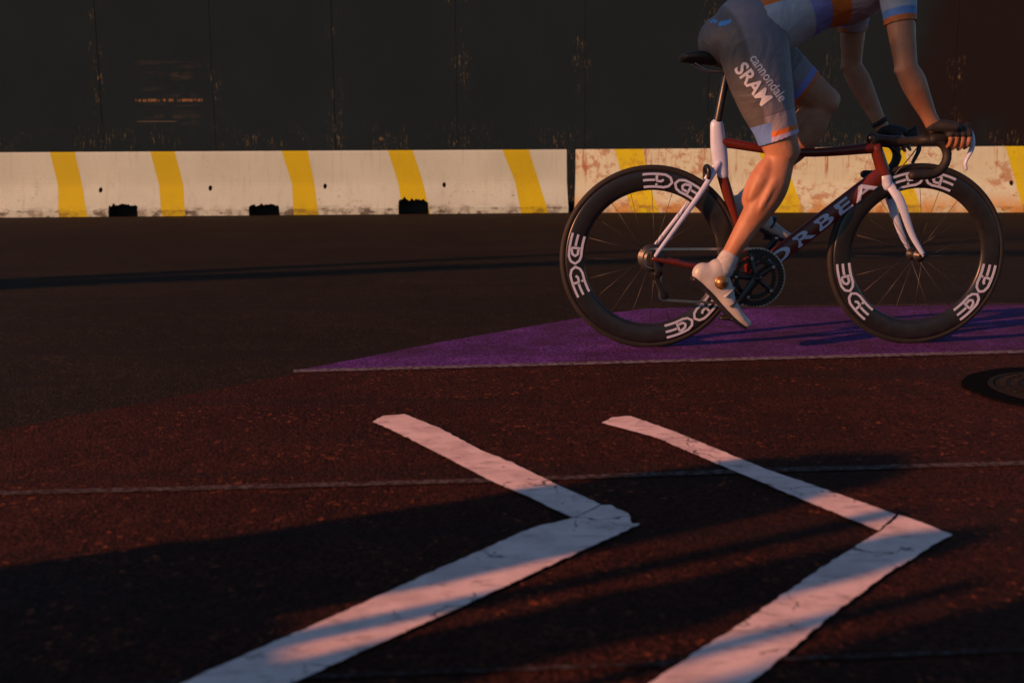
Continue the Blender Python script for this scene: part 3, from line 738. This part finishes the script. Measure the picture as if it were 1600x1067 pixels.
# clothing -----------------------------------------------------------
def cut(me, planes):
    bm = bmesh.new(); bm.from_mesh(me)
    for co, no in planes:
        bmesh.ops.bisect_plane(bm, geom=bm.verts[:]+bm.edges[:]+bm.faces[:], plane_co=co, plane_no=no, clear_outer=True)
    bm.to_mesh(me); bm.free(); return me
def band(n, pos, lo, hi, soft=.004): return n.mul(n.rng(pos, lo-soft, lo), n.rng(pos, hi+soft, hi))
def folds(n, sc=7, st=.5):
    v = n.obj(); f = n.noise(n.sc(v, (1, 1.6, 1)), sc, 3, .5, 1.2); w_ = n.noise(v, 900, 1)
    n.bump(n.m_('ADD', f, n.m_('MULTIPLY', w_, .006)), st, .02)
def dotp(n, d, c0):
    """distance of the surface point along d from c0"""
    vm = n.t.nodes.new('ShaderNodeVectorMath'); vm.operation = 'SUBTRACT'; n.inp(vm.inputs[0], n.obj()); vm.inputs[1].default_value = c0
    v2 = n.t.nodes.new('ShaderNodeVectorMath'); v2.operation = 'DOT_PRODUCT'; n.t.links.new(vm.outputs[0], v2.inputs[0]); v2.inputs[1].default_value = d
    return v2.outputs['Value']
ORG, BLU, LAV, GRY = (.50, .13, .025), (.12, .20, .55), (.25, .225, .27), (.13, .12, .14)
# shorts
for_cut = {}
dR = (kneeR-hipR).normalized(); dL = (kneeL-hipL).normalized()
TR, TL = (kneeR-hipR).length, (kneeL-hipL).length
def leg_short(s):
    a, k = (hipR, kneeR) if s < 0 else (hipL, kneeL)
    return lambda bm: (limb(bm, a, a.lerp(k, 1.12), [(t/1.12, x+.0045, y+.0045, o) for t, x, y, o in THIGH if t < .99] + [(1.0, .066, .064, .004)], sub=6))
SK_R = (P(1250, 203, -.10) , P(1176, 233, -.10))      # cuff line of the near leg, front and back
cno = (SK_R[1]-SK_R[0]).normalized(); cno = Vector((-cno.z, 0, cno.x)); cno = cno if cno.dot(dR) > 0 else -cno
cno = (cno + dR).normalized()
ccR = hipR.lerp(kneeR, .90); ccL = hipL.lerp(kneeL, .80)
def shorts(bm):
    secs = [q for q in torso_secs(.006)][:4]; loft(bm, secs, n=28)
    leg_short(-1)(bm); leg_short(1)(bm)
    ell(bm, hipC - tor*.05 - back*.02, (.115, .155, .10))
n = NT('lycra shorts'); a = dotp(n, dR, ccR); b = dotp(n, dL, ccL); Y = n.xyz(n.obj())[1]
rs = n.rng(Y, .002, -.002); ls = n.m_('SUBTRACT', 1.0, rs)
along = n.m_('ADD', n.mul(a, rs), n.mul(b, ls))
c = n.mix(n.rng(along, -.094, -.090), (.15, .145, .19), (.21, .20, .26))
c = n.mix(n.rng(dotp(n, tor, hipC), -.045, -.06), c, (.075, .075, .085))
seam = n.rng(n.m_('ABSOLUTE', n.m_('ADD', along, .092)), .0025, .001)
c = n.mix(n.mul(seam, .6), c, (.05, .05, .06))
c = n.mix(band(n, along, -.032, -.016), c, ORG); c = n.mix(band(n, along, -.014, .0), c, (.35, .34, .55))
backm = n.mul(rs, n.rng(dotp(n, Vector((1, 0, .1)), ccR), -.045, -.05), n.rng(along, -.07, -.065)); c = n.mix(backm, c, (.10, .2, .52))
c = n.mix(n.mul(ls, band(n, along, -.036, -.001)), c, (.16, .2, .6)); c = n.mix(n.mul(ls, band(n, along, -.012, .01)), c, ORG)
me = blob(shorts, .006, 8)
bmt = bmesh.new(); bmt.from_mesh(me); tree = BVHTree.FromBMesh(bmt)
for px, py, rr in ((1107, 32, .009), (1113, 33, .010), (1118, 34, .008), (1127, 37, .011), (1133, 36, .011), (1139, 34, .009)):
    d = BI3 @ ray(px, py); hit = tree.ray_cast(BI @ CP, d)
    vm = n.t.nodes.new('ShaderNodeVectorMath'); vm.operation = 'DISTANCE'; n.inp(vm.inputs[0], n.obj()); vm.inputs[1].default_value = hit[0] or P(px, py, -.16)
    c = n.mix(n.rng(vm.outputs['Value'], rr*1.25, rr*.9), c, (.05, .20, .52))
folds(n, 8, .6); SHORTM = n.done(c, .55, .35)
def cut_leg(me, co, no, side):
    """trim one trouser leg at its cuff, leaving the other alone"""
    bm = bmesh.new(); bm.from_mesh(me)
    g_ = [f for f in bm.faces if (f.calc_center_median().y < 0) == (side < 0)]
    ed = {e for f in g_ for e in f.edges}; vv = {v for f in g_ for v in f.verts}
    bmesh.ops.bisect_plane(bm, geom=list(vv)+list(ed)+g_, plane_co=co, plane_no=no, clear_outer=True); bm.to_mesh(me); bm.free()
cut_leg(me, ccR, cno, -1); cut_leg(me, ccL, dL, 1)
sh_ = mkobj('shorts', me, SHORTM, person, True)
md = sh_.modifiers.new('t', 'SOLIDIFY'); md.thickness = .002; md.offset = -1
# lettering on the near thigh, laid onto the cloth
bmt = bmesh.new(); bmt.from_mesh(me); tree = BVHTree.FromBMesh(bmt)
def thigh_text(word, size, px, py, ang, length, height, bold=0):
    t = text_mesh(word, size, 0.0, 1.0, bold)
    bm = bmesh.new(); bm.from_mesh(t); bmesh.ops.triangulate(bm, faces=bm.faces)
    bmesh.ops.subdivide_edges(bm, edges=bm.edges[:], cuts=2, use_grid_fill=True)
    bm.to_mesh(t); bm.free()
    xs_ = [v.co.x for v in t.vertices]; ys_ = [v.co.y for v in t.vertices]
    cx, cy = (max(xs_)+min(xs_))/2, (max(ys_)+min(ys_))/2; kx = length/(max(xs_)-min(xs_)); ky = height/(max(ys_)-min(ys_))
    ca, sa = math.cos(R(ang)), math.sin(R(ang)); o = BI @ CP
    for v in t.vertices:
        a, b = (v.co.x-cx)*kx, -(v.co.y-cy)*ky
        d = BI3 @ ray(px + a*ca - b*sa, py + a*sa + b*ca)
        hit = tree.ray_cast(o, d)
        if hit[0]: v.co = hit[0] - d*.0025
        else: v.co = P(px, py, -.2)
    return mkobj('lettering', t, WTXT, sh_)
WTXT = simple('white print', (.60, .62, .72), .6, .3, var=.05)
thigh_text('SRAM', .1, 1177, 131, 53, 72, 24, .0025)
thigh_text('cannondale', .1, 1201, 122, 55, 84, 16, .0015)
# jersey
cuffR = shR.lerp(elR, .50); cuffL = shL.lerp(elL, .50)
def jersey(bm):
    secs = torso_secs(.009); loft(bm, secs[2:-1] if False else [(hipC.lerp(shC, .06)+back*.004, .122, .166)] + secs[2:7], n=30)
    for s, e in ((shR, elR), (shL, elL)):
        ell(bm, s, (.070, .066, .070)); limb(bm, s, e, [(t, x+.006, y+.006, o) for t, x, y, o in UPARM], sub=5)
me = blob(jersey, .006, 8)
dUR = (elR-shR).normalized(); dUL = (elL-shL).normalized()
bm = bmesh.new(); bm.from_mesh(me)
for side, co, no in ((-1, cuffR, dUR), (1, cuffL, dUL)):
    g_ = [f for f in bm.faces if f.calc_center_median().y*side > .10 and (f.calc_center_median()-co).length < .36 and f.calc_center_median().z < (shR if side < 0 else shL).z - .035 and abs(f.calc_center_median().x-co.x) < .12]
    ed = {e for f in g_ for e in f.edges}; vv = {v for f in g_ for v in f.verts}
    bmesh.ops.bisect_plane(bm, geom=list(vv)+list(ed)+g_, plane_co=co, plane_no=no, clear_outer=True)
bm.to_mesh(me); bm.free()
n = NT('jersey cloth'); 
p1, p2 = P(1268, 0, -.16), P(1290, 52, -.16)         # leading edge of the blue band
bn = (p2-p1).normalized(); bn = Vector((bn.z, 0, -bn.x)); bn = bn if bn.x > 0 else -bn
q = dotp(n, bn, p1); al = n.m_('MAXIMUM', n.mul(dotp(n, dUR, cuffR), n.rng(n.xyz(n.obj())[1], -.12, -.13)), n.mul(dotp(n, dUL, cuffL), n.rng(n.xyz(n.obj())[1], .12, .13)))
YY = n.xyz(n.obj())[1]
arm = n.m_('MAXIMUM', n.mul(n.rng(YY, -.165, -.175), n.rng(dotp(n, dUR, shR), .05, .055)), n.mul(n.rng(YY, .165, .175), n.rng(dotp(n, dUL, shL), .05, .055)))
cR = n.m_('ADD', n.mul(dotp(n, dUR, cuffR), n.rng(YY, .01, -.01)), n.mul(dotp(n, dUL, cuffL), n.rng(YY, -.01, .01)))
tors = n.mix(n.rng(n.noise(n.obj(), 5, 3), .35, .65), (.25, .29, .37), (.34, .38, .47))
tors = n.mix(band(n, q, .0, .062), tors, (.16, .17, .45)); tors = n.mix(band(n, q, .064, .125), tors, ORG)
tors = n.mix(n.rng(q, .125, .129), tors, (.32, .25, .28))
hem = dotp(n, tor, hipC.lerp(shC, .08)); tors = n.mix(n.mul(n.rng(dotp(n, back, hipC), .045, .05), n.rng(hem, .16, .15)), tors, ORG)
slv = n.mix(band(n, cR, -.042, -.018), (.24, .30, .40), (.08, .2, .5)); slv = n.mix(band(n, cR, -.017, -.002), slv, (.42, .12, .03))
c = n.mix(arm, tors, slv); folds(n, 8, .7)
JM = n.done(c, .6, .3)
jr = mkobj('jersey', me, JM, person, True); md = jr.modifiers.new('t', 'SOLIDIFY'); md.thickness = .002; md.offset = -1

# shoes, socks
SHOE = simple('white shoe leather', (.33, .34, .37), .4, .5, var=.12, scale=12)
SOLE = simple('dark sole', (.012, .012, .013), .4)
def shoe(s, ank, rot):
    def b(bm):
        loft(bm, [(ank + rot @ Vector(q), ra, rb) for q, ra, rb in (((-.045, 0, -.055), .040, .030), ((-.01, 0, -.045), .050, .036), ((.04, 0, -.053), .044, .038), ((.09, 0, -.074), .030, .042), ((.15, 0, -.088), .022, .045), ((.195, 0, -.090), .017, .034))], n=20, sq=.9)
        loft(bm, [(ank + rot @ Vector((-.008, 0, -.05)), .045, .036), (ank + rot @ Vector((-.01, 0, -.012)), .044, .037)], n=20)
    so_ = mkobj('shoe', blob(b, .005, 6), SHOE, person, True)
    tube('sole', [(ank + rot @ Vector(q), ra, rb) for q, ra, rb in (((-.06, 0, -.092), .010, .028), ((0, 0, -.092), .008, .028), ((.06, 0, -.100), .007, .030), ((.13, 0, -.111), .007, .040), ((.20, 0, -.106), .006, .030))], SOLE, so_, n=14)
    c = ank + rot @ Vector((.018, s*.040, -.040))
    bm = bmesh.new(); ring_mesh(bm, [(.0, -.005), (.013, -.006), (.0135, -.003), (.0225, -.003), (.025, 0), (.025, .008), (.0, .008)], 28)
    bmesh.ops.transform(bm, verts=bm.verts, matrix=Matrix.Translation(c) @ (Matrix.Identity(4) if s < 0 else Matrix.Rotation(math.pi, 4, 'Z')))
    bmesh.ops.remove_doubles(bm, verts=bm.verts, dist=1e-5); bmesh.ops.recalc_face_normals(bm, faces=bm.faces)
    mkobj('dial', bm_me(bm), simple('bronze dial', (.3, .17, .07), .35, .5, .6, .4, 60) if s < 0 else bpy.data.materials['bronze dial'], so_, True)
    for x, z in ((.06, -.052), (.10, -.066)):
        p = ank + rot @ Vector((x, 0, z)); 
        tube('strap', [(p + rot @ Vector((0, -.041, -.012)), .010, .003), (p + rot @ Vector((.006, -.02, .022)), .010, .003), (p + rot @ Vector((.006, .02, .022)), .010, .003), (p + rot @ Vector((0, .041, -.012)), .010, .003)], SOLE if x > .08 else SHOE, so_, n=8, sub=3, lat=Vector((0, 0, 1)))
shoe(-1, ankR, rotR); shoe(1, ankL, rotL)
SOCK = simple('white sock', (.33, .34, .37), .8, .2, bump=.3, scale=60)
for k, a, rot in ((kneeR, ankR, rotR), (kneeL, ankL, rotL)):
    bm = bmesh.new(); limb(bm, k, a, [(t, x+.004, y+.004, o) for t, x, y, o in SHANK if t > .8], sub=4, smooth=True)
    loft(bm, [(a.lerp(k, .02), .039, .036), (a + rot @ Vector((0, 0, -.04)), .040, .035)], n=16)
    bmesh.ops.recalc_face_normals(bm, faces=bm.faces); mkobj('sock', bm_me(bm), SOCK, person, True)
# gloves: palm and first finger joints, watch, helmet, glasses
GLV = simple('black glove', (.02, .019, .02), .7, .3, bump=.3, scale=40)
for s in (-1, 1):
    h = HOOD[s]; w_ = wrR if s < 0 else wrL; k = h + Vector((.012, s*.010, .040))
    def gb(bm):
        loft(bm, [(w_ + Vector((-.004, 0, 0)), .023, .029), (w_.lerp(k, .5), .0245, .040), (k, .0215, .0455)], n=16)
        for i in range(4):
            x0 = h.x - .010 + .0225*(3-i)*.95; zt = h.z + .034 - .003*i
            loft(bm, [(Vector(p), .0125) for p in ((k.x-.012+.008*(3-i), h.y+s*(.012+.004*i), h.z+.040), (x0, h.y+s*.028, zt-.004), (x0+.003, h.y+s*.033, h.z+.016))], n=10, lat=Vector((1, 0, 0)))
        loft(bm, [(Vector(p), r) for p, r in (((w_.x+.022, h.y-s*.012, h.z+.040), .016), ((w_.x+.045, h.y-s*.030, h.z+.026), .014))], n=10)
    mkobj('glove', blob(gb, .004, 4), GLV, person, True)
def wband(a, e, t, r):
    c = e.lerp(a, t); d = (a-e).normalized()
    return tube('watch', [(c - d*.009, r, r), (c + d*.009, r, r)], GLV, person, n=18, sub=1, dome=False)
wt = wband(wrL, elL, .88, .031)
f = Vector((math.cos(R(-8)), 0, math.sin(R(-8)))); u = Vector((-f.z, 0, f.x)); rot = Matrix((f, Vector((0, 1, 0)), u)).transposed()
bm = bmesh.new(); ell(bm, headc + u*.050, (.128, .092, .092), rot, 28)
bmesh.ops.bisect_plane(bm, geom=bm.verts[:]+bm.edges[:]+bm.faces[:], plane_co=headc+u*.025, plane_no=-u, clear_outer=True)
hl = mkobj('helmet', bm_me(bm), WLAV, person, True); md = hl.modifiers.new('t', 'SOLIDIFY'); md.thickness = .012
for y in (-.045, 0, .045):
    tube('vent', [(headc + u*.05 + rot @ Vector((.128*math.sin(a)*.9, y, .0935*math.cos(a)*math.sqrt(1-(y/.092)**2))), .004, .008) for a in (-1.0, -.5, 0, .5, 1.0)], GLV, hl, n=8)
tube('sunglasses', [(headc + u*.012 + rot @ Vector(q), .004, .018) for q in ((.02, -.080, 0), (.075, -.066, 0), (.104, -.03, 0), (.108, 0, 0), (.104, .03, 0), (.075, .066, 0), (.02, .080, 0))], CARB, person, n=10, lat=Vector((0, 0, 1)))

# ---------------- unseen shrubs and posts added beside the photographer: they cast the long shadows ----------------
LEAF = simple('added shadow foliage', (.05, .08, .03), .7, .3, var=.5, scale=14)
WOOD = simple('added weathered shadow post', (.16, .12, .09), .8, .2, var=.3, scale=9)
ca_, sa_ = math.cos(SUN_AZ), math.sin(SUN_AZ); tE = math.tan(SUN_EL)
def caster(n0, n1, tip, e0, kind, label, rough=.02):
    nc = (n0+n1)/2; hw = (n1-n0)/2; h = (tip-e0)*tE
    loc = Vector((e0*ca_ - nc*sa_, e0*sa_ + nc*ca_, 0)); bm = bmesh.new()
    if kind == 'post':
        loft(bm, [(Vector((0, 0, 0)), hw), (Vector((0, 0, h-.02)), hw)], n=12, sub=1); o = mkobj('post', bm_me(bm), WOOD)  # added post, sized from the shadow it should cast
    else:
        prof = [(0, .8), (.15, .95), (.4, 1), (.72, 1), (.88, .86), (.96, .6), (1.0, .2)]
        loft(bm, [(Vector((0, 0, h*t)), hw*k) for t, k in prof], n=48, sub=8, dome=False)
        bm.normal_update()
        for v in bm.verts:
            d = Vector((v.co.x, v.co.y, 0)); 
            if d.length > 1e-4: v.co += d.normalized()*rough*(mnoise.noise(v.co*14)+.7*mnoise.noise(v.co*37))
        for k in range(900):
            t = random.random(); a = random.uniform(0, 2*math.pi); r = hw*(1 if t < .75 else math.sqrt(max(0, 1-((t-.75)/.27)**2)))
            p = Vector((r*math.cos(a), r*math.sin(a), h*t)); d1 = Vector([random.gauss(0, 1) for _ in range(3)]).normalized(); d2 = d1.orthogonal().normalized()
            s_ = random.uniform(.008, .016); bm.faces.new([bm.verts.new(p+q) for q in (-d1*s_, d2*s_*.5, d1*s_, -d2*s_*.5)])
        bmesh.ops.translate(bm, verts=bm.verts, vec=(0, 0, .002)); o = mkobj('added_shadow_shrub', bm_me(bm), LEAF)  # added shrub, outline shaped for its shadow
    o.location = loc; o.rotation_euler = (0, 0, SUN_AZ); tag(o, label, 'shrub' if kind != 'post' else 'post')
caster(1.51, 1.89, 1.86, -2.5, 'shrub', 'unseen round topped shrub added for its shadow left of the lane, farthest of the row')
caster(1.39, 1.435, 1.62, -2.4, 'post', 'unseen wooden post added for its shadow between the two tallest shrubs')
caster(1.19, 1.345, 1.62, -2.5, 'shrub', 'unseen slim shrub added for its shadow between two wooden posts')
caster(1.09, 1.125, 1.45, -2.4, 'post', 'unseen thin wooden post added for its shadow beside the broad shrub')
caster(.2, 1.03, 3.2, -3.4, 'shrub', 'unseen broad tall shrub added for its shadow, nearest the photographer', .03)
bm = bmesh.new(); hh = (.20+2.35)*tE  # added hedge, blocks low sun coming through the gaps
box(bm, -.16, .16, -.20, 1.90, 0, hh)
bmesh.ops.subdivide_edges(bm, edges=bm.edges[:], cuts=24, use_grid_fill=True)
for v in bm.verts:
    if v.co.z > .01: v.co += Vector((mnoise.noise(v.co*11), mnoise.noise(v.co*13+Vector((3, 1, 2))), mnoise.noise(v.co*12+Vector((7, 7, 1)))))*.05
for v in bm.verts: v.co.x -= 2.35
hd_ = mkobj('added_shadow_hedge', bm_me(bm), LEAF); hd_.rotation_euler = (0, 0, SUN_AZ); tag(hd_, 'unseen low clipped hedge added for its shadow, running behind the shrubs and posts', 'hedge')

# made-up tree added up-sun of the cyclist: its crown shades his upper body, its trunk stripes the far road
def en(e, n_, z): return Vector((e*ca_ - n_*sa_, e*sa_ + n_*ca_, z))
BARK = simple('added shade tree bark', (.10, .08, .06), .9, .1, var=.35, scale=12, bump=.6)
tr = empty('added_shade_tree', en(-18.2, 6.8, 0)); tag(tr, 'unseen leafy tree added to shade the cyclist, standing left of the road behind the photographer', 'tree')
bm = bmesh.new(); o_ = tr.location
def L3(e, n_, z): return en(e-14, n_, z if z <= .5 else z+4.28) - o_
loft(bm, [(L3(-4.2, 6.8, 0), .26), (L3(-4.2, 6.8, .5), .21), (L3(-4.15, 6.7, .9), .19), (L3(-4.12, 6.5, 1.8), .17), (L3(-4.1, 5.9, 2.9), .13), (L3(-4.0, 4.5, 3.7), .09), (L3(-4, 3.0, 4.1), .04)], n=12, lat=Vector((1, 0, 0)))
loft(bm, [(L3(-4.12, 6.1, 2.5), .11), (L3(-4.3, 6.2, 3.6), .08), (L3(-4.4, 6.4, 4.9), .03)], n=10, lat=Vector((1, 0, 0)))
loft(bm, [(L3(-4.0, 4.0, 3.6), .06), (L3(-3.8, 3.4, 3.5), .04), (L3(-3.6, 2.7, 3.7), .02)], n=8, lat=Vector((1, 0, 0)))
loft(bm, [(L3(-4.5, 7.0, .1), .16), (L3(-4.6, 7.08, .5), .16), (L3(-4.5, 7.02, .8), .14), (L3(-4.4, 6.9, 2.4), .08), (L3(-4.4, 6.6, 4.2), .04)], n=10, lat=Vector((1, 0, 0)))
bmesh.ops.recalc_face_normals(bm, faces=bm.faces); mkobj('added_shade_tree_trunk', bm_me(bm), BARK, tr, True)
bm = bmesh.new(); random.seed(3)
clumps = [((-4.0, 2.95, 4.0), (.95, 1.25, 1.02), 5200), ((-4.3, 4.4, 4.6), (1.1, 1.2, .9), 1800), ((-4.4, 6.0, 4.9), (1.1, 1.3, 1.0), 1800)]
for c, r, cnt in clumps:
    for k in range(cnt):
        while True:
            q = Vector([random.uniform(-1, 1) for _ in range(3)])
            if q.length < 1 and (q.length > .35 or random.random() < .3): break
        p = L3(c[0]+q.x*r[0]*1.3, c[1]+q.y*r[1], c[2]+q.z*r[2]*1.1+.08)
        if mnoise.noise(p*1.9) < -.42: continue
        a = Vector([random.gauss(0, 1) for _ in range(3)]).normalized(); b = a.orthogonal().normalized(); s_ = random.uniform(.06, .095)
        bm.faces.new([bm.verts.new(p+w_) for w_ in (-a*s_, -a*s_*.1+b*s_*.5, a*s_, -a*s_*.1-b*s_*.5)])
mkobj('added_shade_tree_crown', bm_me(bm), LEAF, tr)
